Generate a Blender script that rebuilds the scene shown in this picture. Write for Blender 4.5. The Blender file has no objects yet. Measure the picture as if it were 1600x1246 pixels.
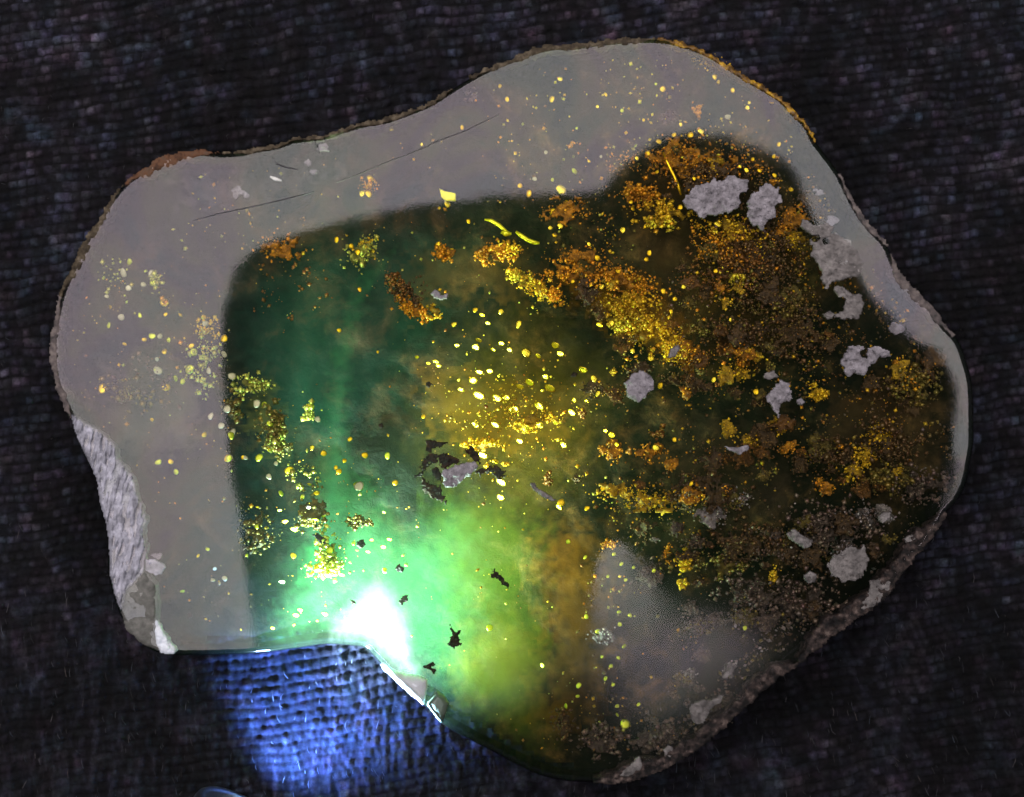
import bpy, bmesh, math, random
import numpy as np
from mathutils import Vector, Matrix

random.seed(7)
rng = np.random.default_rng(11)
S = bpy.context.scene
COL = S.collection
PI = math.pi

# ------------------------------------------------------------------ camera, world, lamps, exposure
# one unit is one centimetre of slab; the polished face lies at z = TOP, the lens DIST above it
TOP = 1.40
DIST = 26.0
S.unit_settings.scale_length = 0.01
cam_data = bpy.data.cameras.new('camera')
cam_data.sensor_width = 36.0
cam_data.lens = 36.0 * DIST / 16.0
cam_data.clip_start = 0.1
cam_data.clip_end = 400.0
cam_data.dof.use_dof = True
cam_data.dof.focus_distance = DIST + 0.15
cam_data.dof.aperture_fstop = 0.5
cam = bpy.data.objects.new('camera', cam_data)
cam.location = (0, 0, TOP + DIST)
COL.objects.link(cam)
S.camera = cam

world = bpy.data.worlds.new('World')
S.world = world
world.use_nodes = True
world.node_tree.nodes['Background'].inputs[0].default_value = (0.9, 0.95, 1.05, 1)
world.node_tree.nodes['Background'].inputs[1].default_value = 0.16

S.view_settings.view_transform = 'Standard'
S.view_settings.look = 'None'
S.view_settings.exposure = 0.0
S.view_settings.gamma = 1.0
S.cycles.use_denoising = True
S.cycles.max_bounces = 8
S.cycles.volume_bounces = 1
S.cycles.transparent_max_bounces = 24
S.cycles.sample_clamp_indirect = 6
S.cycles.caustics_reflective = False
S.cycles.caustics_refractive = False

# ceiling light of the room: pale panel high above the table, mirrored in the polish
CEIL_L = 3.75
area = bpy.data.lights.new('ceiling_light', 'AREA')
area.shape = 'RECTANGLE'
area.size = 92; area.size_y = 84
area.energy = CEIL_L * PI * 92 * 84
area.color = (1.0, 0.915, 0.94)
ao = bpy.data.objects.new('ceiling_light', area)
ao.location = (-6, 13, TOP + 62)
COL.objects.link(ao)

# the LED in the torch that shines into the broken edge
LED_XY = ((392 - 800) / 100.0, (623 - 1292) / 100.0)
LED_Z = 0.95
LED_AIM = ((600 - 800) / 100.0, (623 - 960) / 100.0, 0.85)
# the wide blue spill of the lens and its narrow hot spot
for _nm, _e, _c, _ang, _bl, _aim in (('torch_spill', 9500, (0.12, 0.27, 1.0), 108, 0.95, ((545 - 800) / 100, (623 - 1020) / 100, 0.25)),
                                ('torch_hot_spot', 62000, (0.52, 0.80, 1.0), 78, 1.0, ((598 - 800) / 100, (623 - 955) / 100, 2.0))):
    spot = bpy.data.lights.new(_nm, 'SPOT')
    spot.energy = _e
    spot.color = _c
    spot.spot_size = math.radians(_ang)
    spot.spot_blend = _bl
    spot.shadow_soft_size = 0.2
    so = bpy.data.objects.new(_nm, spot)
    so.location = (LED_XY[0], LED_XY[1], LED_Z)
    so.rotation_euler = (Vector(_aim) - Vector(so.location)).to_track_quat('-Z', 'Y').to_euler()
    COL.objects.link(so)

# ------------------------------------------------------------------ helpers
def W(px, py, z=TOP):
    """where the point seen at photo pixel (px, py) lies at height z"""
    k = 1.0 + (TOP - z) / DIST
    return ((px - 800) / 100.0 * k, (623 - py) / 100.0 * k, z)

def obj(name, verts, faces, mat=None, parent=None, smooth=False, mats=None, midx=None, cols=None):
    me = bpy.data.meshes.new(name)
    me.from_pydata([tuple(v) for v in verts] if not isinstance(verts, np.ndarray) else verts.tolist(), [], faces if isinstance(faces, list) else faces.tolist())
    if mats:
        for m in mats: me.materials.append(m)
        me.polygons.foreach_set('material_index', midx)
    elif mat: me.materials.append(mat)
    if smooth: me.polygons.foreach_set('use_smooth', [True] * len(me.polygons))
    if cols is not None:
        a = me.color_attributes.new('tint', 'FLOAT_COLOR', 'POINT')
        a.data.foreach_set('color', np.asarray(cols, dtype=np.float32).ravel())
    me.update()
    o = bpy.data.objects.new(name, me)
    COL.objects.link(o)
    if parent: o.parent = parent
    return o

def tag(o, label=None, cat=None, group=None, kind=None):
    if label: o['label'] = label
    if cat: o['category'] = cat
    if group: o['group'] = group
    if kind: o['kind'] = kind
    return o

def hash2(ix, iy, seed=0):
    ix = ix.astype(np.int64); iy = iy.astype(np.int64)
    n = (ix * 374761393 + iy * 668265263 + seed * 974711) & 0x7fffffff
    n = ((n ^ (n >> 13)) * 1274126177) & 0x7fffffff
    n = n ^ (n >> 16)
    return (n & 0xffff) / 65535.0

def vnoise(x, y, seed=0):
    x = np.asarray(x, float); y = np.asarray(y, float)
    ix = np.floor(x); iy = np.floor(y); fx = x - ix; fy = y - iy
    fx = fx * fx * (3 - 2 * fx); fy = fy * fy * (3 - 2 * fy)
    a = hash2(ix, iy, seed); b = hash2(ix + 1, iy, seed); c = hash2(ix, iy + 1, seed); d = hash2(ix + 1, iy + 1, seed)
    return (a * (1 - fx) + b * fx) * (1 - fy) + (c * (1 - fx) + d * fx) * fy

def fbm(x, y, seed=0, octv=4):
    s = 0; a = 0.5; t = 0
    for k in range(octv):
        s = s + a * vnoise(x * 2 ** k, y * 2 ** k, seed + 17 * k); t += a; a *= 0.55
    return s / t

def catmull(pts, per):
    pts = np.array(pts, float); n = len(pts); out = []
    for i in range(n):
        p0, p1, p2, p3 = pts[i - 1], pts[i], pts[(i + 1) % n], pts[(i + 2) % n]
        L = np.linalg.norm(p2 - p1); m = max(1, int(round(L / per)))
        for k in range(m):
            t = k / m
            out.append(0.5 * ((2 * p1) + (-p0 + p2) * t + (2 * p0 - 5 * p1 + 4 * p2 - p3) * t * t + (-p0 + 3 * p1 - 3 * p2 + p3) * t ** 3))
    return np.array(out)

def poly_sd(poly, X, Y):
    """signed distance to the polygon, positive inside"""
    poly = np.asarray(poly, float); n = len(poly)
    best = np.full(X.shape, 1e9); inside = np.zeros(X.shape, bool)
    for i in range(n):
        x0, y0 = poly[i]; x1, y1 = poly[(i + 1) % n]
        dx, dy = x1 - x0, y1 - y0
        t = np.clip(((X - x0) * dx + (Y - y0) * dy) / (dx * dx + dy * dy + 1e-9), 0, 1)
        best = np.minimum(best, np.hypot(X - x0 - t * dx, Y - y0 - t * dy))
        c = ((y0 > Y) != (y1 > Y)) & (X < (x1 - x0) * (Y - y0) / ((y1 - y0) if y1 != y0 else 1e-9) + x0)
        inside ^= c
    return np.where(inside, best, -best)

def nodes(name):
    m = bpy.data.materials.new(name); m.use_nodes = True
    nt = m.node_tree; nt.nodes.clear()
    out = nt.nodes.new('ShaderNodeOutputMaterial')
    return m, nt, out

def N(nt, typ, **kw):
    n = nt.nodes.new(typ)
    for k, v in kw.items():
        if k.startswith('i_'):
            key = k[2:]
            key = int(key) if key.isdigit() else key.replace('_', ' ')
            n.inputs[key].default_value = v
        else: setattr(n, k, v)
    return n

def noise(nt, scale, detail=4, rough=0.55, vec=None, dist=0.0):
    n = N(nt, 'ShaderNodeTexNoise'); n.inputs['Scale'].default_value = scale; n.inputs['Detail'].default_value = detail
    n.inputs['Roughness'].default_value = rough; n.inputs['Distortion'].default_value = dist
    if vec: nt.links.new(vec, n.inputs['Vector'])
    return n

def ramp(nt, fac, stops, interp='LINEAR'):
    r = N(nt, 'ShaderNodeValToRGB'); r.color_ramp.interpolation = interp
    cr = r.color_ramp
    while len(cr.elements) < len(stops): cr.elements.new(0.5)
    for e, (p, c) in zip(cr.elements, stops):
        e.position = p; e.color = (*c, 1) if len(c) == 3 else c
    nt.links.new(fac, r.inputs[0])
    return r

def matte(name, cols, scale=6.0, rough=0.8, bump=0.3, bscale=14, spec=0.3, detail=5, metallic=0.0, attr=False, bd=0.03):
    m, nt, out = nodes(name)
    b = N(nt, 'ShaderNodeBsdfPrincipled')
    b.inputs['Roughness'].default_value = rough; b.inputs['Specular IOR Level'].default_value = spec
    b.inputs['Metallic'].default_value = metallic
    tc = N(nt, 'ShaderNodeTexCoord')
    if attr:
        a = N(nt, 'ShaderNodeAttribute', attribute_name='tint'); nt.links.new(a.outputs['Color'], b.inputs['Base Color'])
    else:
        nz = noise(nt, scale, detail, 0.6, tc.outputs['Object'])
        st = [(0.3 + 0.4 * i / max(1, len(cols) - 1), c) for i, c in enumerate(cols)]
        r = ramp(nt, nz.outputs['Fac'], st); nt.links.new(r.outputs[0], b.inputs['Base Color'])
    if bump:
        n2 = noise(nt, bscale, 5, 0.6, tc.outputs['Object'])
        bp = N(nt, 'ShaderNodeBump'); bp.inputs['Strength'].default_value = bump; bp.inputs['Distance'].default_value = bd
        nt.links.new(n2.outputs['Fac'], bp.inputs['Height']); nt.links.new(bp.outputs[0], b.inputs['Normal'])
    nt.links.new(b.outputs[0], out.inputs['Surface'])
    return m

def fog(name, sc, sa, g=0.0):
    """a cloudy zone inside the amber: scattering and absorption per centimetre"""
    m, nt, out = nodes(name)
    tr = N(nt, 'ShaderNodeBsdfTransparent')
    nt.links.new(tr.outputs[0], out.inputs['Surface'])
    vol(nt, out, sc, sa, g)
    return m

def vol(nt, out, sc, sa, g=0.0):
    d = max(sc); s = N(nt, 'ShaderNodeVolumeScatter'); s.inputs['Density'].default_value = d
    s.inputs['Color'].default_value = (*[c / d for c in sc], 1); s.inputs['Anisotropy'].default_value = g
    # Cycles' scatter node adds density * colour to extinction; absorption adds density * (1 - colour)
    da = max(max(sa), 1e-3) * 1.25; a = N(nt, 'ShaderNodeVolumeAbsorption'); a.inputs['Density'].default_value = da
    a.inputs['Color'].default_value = (*[max(0, 1 - c / da) for c in sa], 1)
    add = N(nt, 'ShaderNodeAddShader'); nt.links.new(s.outputs[0], add.inputs[0]); nt.links.new(a.outputs[0], add.inputs[1])
    nt.links.new(add.outputs[0], out.inputs['Volume'])

# ------------------------------------------------------------------ materials
def mat_amber():
    m, nt, out = nodes('polished_amber')
    tc = N(nt, 'ShaderNodeTexCoord')
    tr = N(nt, 'ShaderNodeBsdfTransparent')
    gl = N(nt, 'ShaderNodeBsdfGlossy')
    fr = N(nt, 'ShaderNodeFresnel'); fr.inputs['IOR'].default_value = 1.54
    mx = N(nt, 'ShaderNodeMixShader')
    # worn polish: a soft smear of roughness and faint ripples, pits
    nr = noise(nt, 0.9, 5, 0.6, tc.outputs['Object'], 0.6)
    rr = N(nt, 'ShaderNodeMapRange'); rr.inputs['From Min'].default_value = 0.3; rr.inputs['From Max'].default_value = 0.75
    rr.inputs['To Min'].default_value = 0.02; rr.inputs['To Max'].default_value = 0.06
    nt.links.new(nr.outputs['Fac'], rr.inputs['Value'])
    # patchy mask towards the lower edge: roughens the gloss and dims its reflection
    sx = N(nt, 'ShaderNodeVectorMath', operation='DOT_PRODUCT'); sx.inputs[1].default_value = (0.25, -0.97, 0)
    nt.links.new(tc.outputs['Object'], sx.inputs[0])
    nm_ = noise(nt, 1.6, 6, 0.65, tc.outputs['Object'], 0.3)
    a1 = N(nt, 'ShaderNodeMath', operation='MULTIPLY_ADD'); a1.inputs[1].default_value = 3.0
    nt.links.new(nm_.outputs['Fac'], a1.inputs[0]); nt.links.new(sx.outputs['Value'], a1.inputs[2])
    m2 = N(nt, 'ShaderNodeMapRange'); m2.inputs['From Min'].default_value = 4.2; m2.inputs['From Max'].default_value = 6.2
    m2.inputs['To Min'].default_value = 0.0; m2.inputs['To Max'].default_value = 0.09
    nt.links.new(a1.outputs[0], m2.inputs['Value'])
    a2 = N(nt, 'ShaderNodeMath', operation='ADD'); nt.links.new(rr.outputs[0], a2.inputs[0]); nt.links.new(m2.outputs[0], a2.inputs[1])
    nt.links.new(a2.outputs[0], gl.inputs['Roughness'])
    nb = noise(nt, 0.7, 2, 0.5, tc.outputs['Object']); nb2 = noise(nt, 34, 3, 0.5, tc.outputs['Object'])
    b1 = N(nt, 'ShaderNodeBump'); b1.inputs['Strength'].default_value = 1; b1.inputs['Distance'].default_value = 0.0022
    b2 = N(nt, 'ShaderNodeBump'); b2.inputs['Strength'].default_value = 0.5; b2.inputs['Distance'].default_value = 0.00022
    nt.links.new(nb.outputs['Fac'], b1.inputs['Height']); nt.links.new(nb2.outputs['Fac'], b2.inputs['Height'])
    nt.links.new(b1.outputs[0], b2.inputs['Normal']); nt.links.new(b2.outputs[0], gl.inputs['Normal'])
    # mirrored tint, lower dimming and fine grain put into the gloss colour
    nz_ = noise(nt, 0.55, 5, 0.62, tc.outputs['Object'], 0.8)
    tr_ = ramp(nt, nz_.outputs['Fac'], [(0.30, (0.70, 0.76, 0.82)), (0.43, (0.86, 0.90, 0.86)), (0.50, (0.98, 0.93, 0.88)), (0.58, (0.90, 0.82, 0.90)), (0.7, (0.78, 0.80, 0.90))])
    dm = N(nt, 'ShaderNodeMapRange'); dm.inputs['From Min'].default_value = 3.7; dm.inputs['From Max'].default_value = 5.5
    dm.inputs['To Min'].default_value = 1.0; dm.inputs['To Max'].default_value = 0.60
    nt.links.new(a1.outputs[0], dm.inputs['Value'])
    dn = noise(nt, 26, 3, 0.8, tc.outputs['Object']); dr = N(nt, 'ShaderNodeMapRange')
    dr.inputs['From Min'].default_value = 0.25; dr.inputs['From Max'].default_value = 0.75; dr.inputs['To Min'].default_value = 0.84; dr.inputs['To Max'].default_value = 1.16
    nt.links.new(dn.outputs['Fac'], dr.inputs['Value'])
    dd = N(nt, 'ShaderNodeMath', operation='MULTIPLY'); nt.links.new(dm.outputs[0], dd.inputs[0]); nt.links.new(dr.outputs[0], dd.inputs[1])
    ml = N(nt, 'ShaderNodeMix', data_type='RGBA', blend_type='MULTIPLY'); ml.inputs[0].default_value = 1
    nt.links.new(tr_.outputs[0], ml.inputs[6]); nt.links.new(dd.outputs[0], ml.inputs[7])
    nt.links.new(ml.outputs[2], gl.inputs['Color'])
    nt.links.new(fr.outputs[0], mx.inputs[0]); nt.links.new(tr.outputs[0], mx.inputs[1]); nt.links.new(gl.outputs[0], mx.inputs[2])
    nt.links.new(mx.outputs[0], out.inputs['Surface'])
    vol(nt, out, (0.014, 0.021, 0.013), (0.06, 0.055, 0.16))
    return m

AMBER = mat_amber()

# ------------------------------------------------------------------ the cloth
def build_cloth():
    fx = np.arange(-9.6, 9.6001, 0.026); fy = np.arange(-7.8, 7.8001, 0.026)
    xs = np.concatenate([np.linspace(-60, -9.8, 30), fx, np.linspace(9.8, 60, 30)])
    ys = np.concatenate([np.linspace(-60, -8.0, 30), fy, np.linspace(8.0, 60, 30)])
    X, Y = np.meshgrid(xs, ys)
    fine = ((np.abs(X) < 9.65) & (np.abs(Y) < 7.85)).astype(float)
    # the weave rises gently to the right; threads wander
    wx = X + 0.16 * (fbm(X * 0.35, Y * 0.35, 3) - 0.5) * 2; wy = Y + 0.18 * (fbm(X * 0.3 + 9, Y * 0.3, 5) - 0.5) * 2
    wy = wy + 0.07 * (vnoise(X * 2.2, Y * 2.2, 8) - 0.5)
    a = math.radians(8.5)
    u = wx * math.cos(a) + wy * math.sin(a); v = -wx * math.sin(a) + wy * math.cos(a)
    rv = v / 0.158
    row = np.floor(rv); fr = rv - row
    # each row is a cord of beads; rows are staggered
    bu = u / 0.150 + hash2(row, row * 0 + 4, 2) * 7 + 0.22 * (vnoise(u * 3, row * 3.7, 12) - 0.5) * 2
    bi = np.floor(bu); fb = bu - bi
    rnd = hash2(bi, row, 21); rnd2 = hash2(bi, row, 33); rr = hash2(row, row * 0 + 1, 5)
    prof = np.sqrt(np.clip(1 - (2 * fr - 1) ** 2, 0, 1)); bp = np.sqrt(np.clip(1 - ((2 * fb - 1) * 0.93) ** 2, 0, 1))
    h = 0.10 * prof * (0.15 + 0.85 * bp * (0.35 + 0.65 * rnd))
    fuzz = 0.028 * (fbm(X * 9, Y * 9, 41, 3) - 0.5) * 2
    # brushed nap towards the lower edge: the cords are buried under short upright fibres
    nap = np.clip((-Y - 2.6 + 1.3 * (fbm(X * 0.4, Y * 0.4, 50) - 0.5) * 2) / 1.8, 0, 1) * 0.7 * (1 - 0.45 * np.clip(X / 5, 0, 1))
    sx = X + 0.38 * Y * np.clip(X / 6, 0, 1)
    streak = fbm(sx * 11.0, Y * 3.2, 61, 3)
    h = h * (1 - 0.35 * nap) + fuzz + nap * 0.10 * (streak - 0.4)
    low = 0.045 * (fbm(X * 0.5, Y * 0.5, 71) - 0.5) * 2
    Z = (h + 0) * fine + low - 0.045
    Z = Z
    patch = fbm(X * 0.8, Y * 0.8, 81, 4); patch2 = fbm(X * 2.7, Y * 2.7, 83, 3)
    sm = vnoise(bu * 0.9, row * 1.0 + 0.5, 201); al = 0.0035 + 0.022 * np.clip((0.55 * sm + 0.45 * rnd - 0.22) / 0.6, 0, 1) ** 1.4 * (0.5 + 0.5 * bp)
    gn = 0.75 * (fbm(X * 3.1, Y * 4.5, 301, 3) - 0.5); gap = np.clip((prof - 0.45 + gn) / 0.35, 0, 1) * np.clip((bp - 0.35 + gn) / 0.35, 0.1, 1); al = al * (0.35 + 1.3 * np.clip(fbm(X * 6.5, Y * 8.5, 333, 3) * 1.6 - 0.3, 0, 1.3)); al = 0.003 + (al - 0.003) * gap * 1.45 * (0.45 + 1.1 * hash2(bi, row, 777))  # gaps between beads darkened in the colour, as shade would fall there
    al = al * (1 - nap) + nap * (0.003 + 0.034 * np.clip(streak - 0.42, 0, 1) * 3 * (0.4 + rnd * 0.6))
    al = al * np.clip(0.25 + 1.9 * (patch - 0.28), 0.25, 1.5) * np.clip(0.45 + 1.2 * patch2, 0.4, 1.4) * np.where(fine > 0, 1, 0.6)
    B0 = 1.0
    al = np.where(fine > 0, al, 0.012)
    hue = fbm(X * 3.0, Y * 3.0, 91, 2) - 0.5; hue2 = fbm(X * 6.0, Y * 6.0, 95, 2) - 0.5
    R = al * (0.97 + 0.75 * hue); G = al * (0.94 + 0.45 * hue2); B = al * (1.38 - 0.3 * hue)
    out_ = fine < 0.5; R[out_] = 0.012; G[out_] = 0.0115; B[out_] = 0.015
    ny, nx = X.shape
    V = np.stack([X, Y, Z], -1).reshape(-1, 3)
    idx = np.arange(nx * ny).reshape(ny, nx)
    F = np.stack([idx[:-1, :-1], idx[:-1, 1:], idx[1:, 1:], idx[1:, :-1]], -1).reshape(-1, 4)
    me = bpy.data.meshes.new('cloth')
    me.vertices.add(len(V)); me.vertices.foreach_set('co', V.astype(np.float32).ravel())
    me.loops.add(F.size); me.loops.foreach_set('vertex_index', F.astype(np.int32).ravel())
    me.polygons.add(len(F)); me.polygons.foreach_set('loop_start', np.arange(0, F.size, 4, dtype=np.int32))
    me.polygons.foreach_set('loop_total', np.full(len(F), 4, dtype=np.int32))
    me.update(calc_edges=True)
    me.polygons.foreach_set('use_smooth', np.ones(len(F), bool))
    c = me.color_attributes.new('tint', 'FLOAT_COLOR', 'POINT')
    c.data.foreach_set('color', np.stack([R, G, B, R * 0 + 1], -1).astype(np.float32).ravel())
    m, nt, out = nodes('woven_dark_cotton')
    b = N(nt, 'ShaderNodeBsdfPrincipled'); b.inputs['Roughness'].default_value = 0.75; b.inputs['Specular IOR Level'].default_value = 0.12
    b.inputs['Sheen Weight'].default_value = 0.03; b.inputs['Sheen Roughness'].default_value = 0.5
    at = N(nt, 'ShaderNodeAttribute', attribute_name='tint')
    tc = N(nt, 'ShaderNodeTexCoord')
    nz = noise(nt, 16, 4, 0.7, tc.outputs['Object'])
    rp = ramp(nt, nz.outputs['Fac'], [(0.3, (0.5,) * 3), (0.72, (1.6,) * 3)])
    mul = N(nt, 'ShaderNodeMix', data_type='RGBA', blend_type='MULTIPLY'); mul.inputs[0].default_value = 1.0
    nt.links.new(at.outputs['Color'], mul.inputs[6]); nt.links.new(rp.outputs[0], mul.inputs[7])
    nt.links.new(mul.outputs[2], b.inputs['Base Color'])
    n2 = noise(nt, 30, 4, 0.7, tc.outputs['Object'])
    bp_ = N(nt, 'ShaderNodeBump'); bp_.inputs['Strength'].default_value = 0.5; bp_.inputs['Distance'].default_value = 0.03
    nt.links.new(n2.outputs['Fac'], bp_.inputs['Height']); nt.links.new(bp_.outputs[0], b.inputs['Normal'])
    nt.links.new(b.outputs[0], out.inputs['Surface'])
    me.materials.append(m)
    o = bpy.data.objects.new('cloth', me); COL.objects.link(o)
    tag(o, kind='structure')
    return o

cloth = build_cloth()

def build_fuzz():
    V = []; F = []; C = []
    n = 2600
    for i in range(n):
        x = random.uniform(-9, 9); y = random.uniform(-7.2, 7.2)
        low = y < -3 + random.gauss(0, 1.0)
        if not low and random.random() < 0.6: continue
        lean = 0.35 * max(0, min(1, x / 6)) if low else random.uniform(-1.5, 1.5)
        ang = PI / 2 + lean + random.gauss(0, 0.25)
        L = random.uniform(0.06, 0.20) if low else random.uniform(0.04, 0.08); w = random.uniform(0.003, 0.006)
        z = 0.06 + random.random() * 0.03; rise = random.uniform(0.02, 0.09)
        cx, cy = math.cos(ang), math.sin(ang); bx, by = -cy * w, cx * w; bend = random.gauss(0, 0.008)
        k = len(V)
        V += [(x - bx, y - by, z), (x + bx, y + by, z), (x + cx * L * .5 - bx + bend, y + cy * L * .5 - by, z + rise), (x + cx * L * .5 + bx + bend, y + cy * L * .5 + by, z + rise), (x + cx * L, y + cy * L, z + rise * 1.1)]
        F += [(k, k + 1, k + 3, k + 2), (k + 2, k + 3, k + 4)]
        b = random.choice([0.012, 0.02, 0.03, 0.05 if low else 0.02]); t = random.gauss(0, 0.1)
        C += [(b * (1 + t), b, b * (1.15 - t), 1)] * 5
    o = obj('lint', V, F, matte('lint_fibre', None, attr=True, bump=0, rough=0.6), cols=C)
    tag(o, kind='stuff')
build_fuzz()

# ------------------------------------------------------------------ the amber slab
slab = bpy.data.objects.new('amber_slab', None); slab.location = (0, 0, 0); COL.objects.link(slab)
tag(slab, 'polished irregular slab of green and gold flecked amber, lit at its broken lower edge', 'amber')

OUT = [(122,400),(135,373),(151,350),(170,318),(193,289),(225,266),(247,250),(276,242),(308,237),(340,240),(375,239),(400,233),(435,227),(458,219),(483,216),(512,212),(538,202),(567,194),(605,187),(644,173),(673,161),(708,139),(737,121),(769,105),(800,93),(832,78),(864,72),(896,72),(928,67),(977,62),(1025,61),(1057,66),(1082,74),(1108,85),(1137,103),(1163,120),(1185,133),(1219,154),(1242,177),(1261,196),(1274,221),(1296,250),(1312,273),(1328,305),(1344,334),(1364,360),(1386,385),(1405,426),(1431,455),(1457,483),(1479,512),(1499,535),(1511,567),(1519,599),(1521,631),(1521,666),(1521,691),(1516,721),(1511,750),(1499,778),(1478,803),(1462,830),(1445,855),(1426,872),(1405,900),(1389,926),(1360,952),(1328,973),(1290,1003),(1248,1035),(1200,1071),(1153,1112),(1127,1139),(1095,1165),(1050,1193),(1009,1212),(967,1221),(928,1223),(874,1219),(838,1209),(800,1191),(763,1171),(721,1149),(690,1130),(670,1108),(637,1083),(605,1048),(580,1021),(570,1012),(538,1008),(506,1007),(464,1013),(400,1021),(321,1024),(273,1024),(244,1019),(225,1008),(205,987),(189,965),(177,933),(170,904),(168,872),(170,840),(163,810),(157,790),(152,755),(140,730),(128,705),(118,680),(112,657),(96,621),(86,593),(81,554),(83,519),(94,464),(109,429)]
ring = catmull(OUT, 7.0)
seg = np.roll(ring, -1, 0) - np.roll(ring, 1, 0)
nrm = np.stack([seg[:, 1], -seg[:, 0]], -1); nrm /= np.linalg.norm(nrm, axis=1)[:, None] + 1e-9
ctr = ring.mean(0)
_area = 0.5 * np.sum(ring[:, 0] * np.roll(ring[:, 1], -1) - np.roll(ring[:, 0], -1) * ring[:, 1])
if _area > 0: pass
# make nrm point outward
_test = poly_sd(ring[::4], ring[:, 0] + nrm[:, 0] * 6, ring[:, 1] + nrm[:, 1] * 6)
if (_test > 0).mean() > 0.5: nrm = -nrm
for _ in range(6): nrm = (np.roll(nrm, 1, 0) + nrm + np.roll(nrm, -1, 0)) / 3
nrm /= np.linalg.norm(nrm, axis=1)[:, None]

def ring_at(inset_px, z, wob=0.0, seed=1, sel=None):
    r = ring - nrm * inset_px
    if wob:
        t = np.arange(len(ring))
        r = r - nrm * ((fbm(t * 0.11, t * 0 + z * 7, seed, 3) - 0.5) * 2 * wob)[:, None]
    return r

levels = [(46, 0.03, 8), (22, 0.12, 8), (8, 0.32, 6), (2, 0.60, 3), (0, 0.9, 0.6), (0.2, 1.22, 0.6), (1.0, 1.33, 0.7), (2.5, 1.378, 0.7), (5, 1.396, 0.7), (9, TOP, 0.6)]
def build_body():
    V = []; n = len(ring)
    for ins, z, wob in levels:
        r = ring_at(ins, z, wob)
        V += [W(px, py, z) for px, py in r]
    F = []
    for k in range(len(levels) - 1):
        for i in range(n):
            j = (i + 1) % n
            F.append((k * n + i, k * n + j, (k + 1) * n + j, (k + 1) * n + i))
    me = bpy.data.meshes.new('amber_body'); bm = bmesh.new()
    vs = [bm.verts.new(v) for v in V]
    for f in F:
        bm.faces.new([vs[i] for i in f]).smooth = True
    top = bm.faces.new([vs[(len(levels) - 1) * n + i] for i in range(n)]); bot = bm.faces.new([vs[i] for i in range(n)][::-1])
    bmesh.ops.triangulate(bm, faces=[top, bot])
    bmesh.ops.recalc_face_normals(bm, faces=bm.faces)
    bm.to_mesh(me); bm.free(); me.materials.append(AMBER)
    o = bpy.data.objects.new('amber_body', me); COL.objects.link(o); o.parent = slab
    return o
body = build_body()

def relief(name, poly, mat, z0, up, dn=0.0, res=2.5, edge=10.0, rag=3.0, ragf=0.12, rough=0.5, seed=1, parent=slab, per=None, mode='dome', nscale=0.09, grain=None):
    """a lump with the outline POLY (photo pixels): rises UP above z0 and goes DN below it, ragged edges, noisy relief"""
    poly = np.array(poly, float)
    if per: poly = catmull(poly, per)
    x0, y0 = poly.min(0) - 6; x1, y1 = poly.max(0) + 6
    nx = int((x1 - x0) / res) + 2; ny = int((y1 - y0) / res) + 2
    X, Y = np.meshgrid(x0 + np.arange(nx) * res, y0 + np.arange(ny) * res)
    d = poly_sd(poly, X, Y) + rag * (fbm(X * ragf, Y * ragf, seed, 4) - 0.5) * 2
    t = np.clip((d + res) / edge, 0, 1)
    prof = np.sqrt(1 - (1 - t) ** 2) if mode == 'dome' else t * t * (3 - 2 * t)
    if grain: nz = fbm(X * grain[0] + Y * grain[1], X * grain[2] + Y * grain[3], seed + 5, 4)
    else: nz = fbm(X * nscale, Y * nscale, seed + 5, 4)
    hi = up * prof * (1 - rough + rough * 2 * (nz - 0.1)) - (0.02 if dn == 0 else 0)
    cell = (d[:-1, :-1] > -res) & (d[1:, :-1] > -res) & (d[:-1, 1:] > -res) & (d[1:, 1:] > -res)
    # also drop the isolated rim
    idx = -np.ones(X.shape, int); used = np.zeros(X.shape, bool)
    used[:-1, :-1] |= cell; used[1:, :-1] |= cell; used[:-1, 1:] |= cell; used[1:, 1:] |= cell
    if used.sum() < 4: return None
    idx[used] = np.arange(used.sum())
    ux, uy = X[used], Y[used]; zz = z0 + hi[used]
    k = 1 + (TOP - zz) / DIST
    V = np.stack([(ux - 800) / 100 * k, (623 - uy) / 100 * k, zz], -1)
    a, b, c, e = idx[:-1, :-1][cell], idx[1:, :-1][cell], idx[1:, 1:][cell], idx[:-1, 1:][cell]
    F = np.stack([a, b, c, e], -1)
    # every lump is closed by an underside
    nv = len(V)
    zb = z0 - (dn * prof[used] * (1 - rough + rough * 2 * (fbm(ux * nscale + 31, uy * nscale, seed, 3) - 0.1)) if dn else 0.06)
    cnt = {}
    V2 = V.copy(); V2[:, 2] = zb
    Vall = np.vstack([V, V2]); F2 = (F + nv)[:, ::-1]
    # border walls
    ed = np.vstack([F[:, [0, 1]], F[:, [1, 2]], F[:, [2, 3]], F[:, [3, 0]]])
    key = np.minimum(ed[:, 0], ed[:, 1]) * nv + np.maximum(ed[:, 0], ed[:, 1])
    uq, inv, c_ = np.unique(key, return_inverse=True, return_counts=True)
    bo = ed[c_[inv] == 1]
    F3 = np.stack([bo[:, 1], bo[:, 0], bo[:, 0] + nv, bo[:, 1] + nv], -1)
    o = obj(name, Vall, np.vstack([F, F2, F3]), mat, parent, smooth=True)
    return o

def Z_(off, sc, pts): return [(off[0] + x / sc, off[1] + y / sc) for x, y in pts]
Q = 3.115

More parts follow.
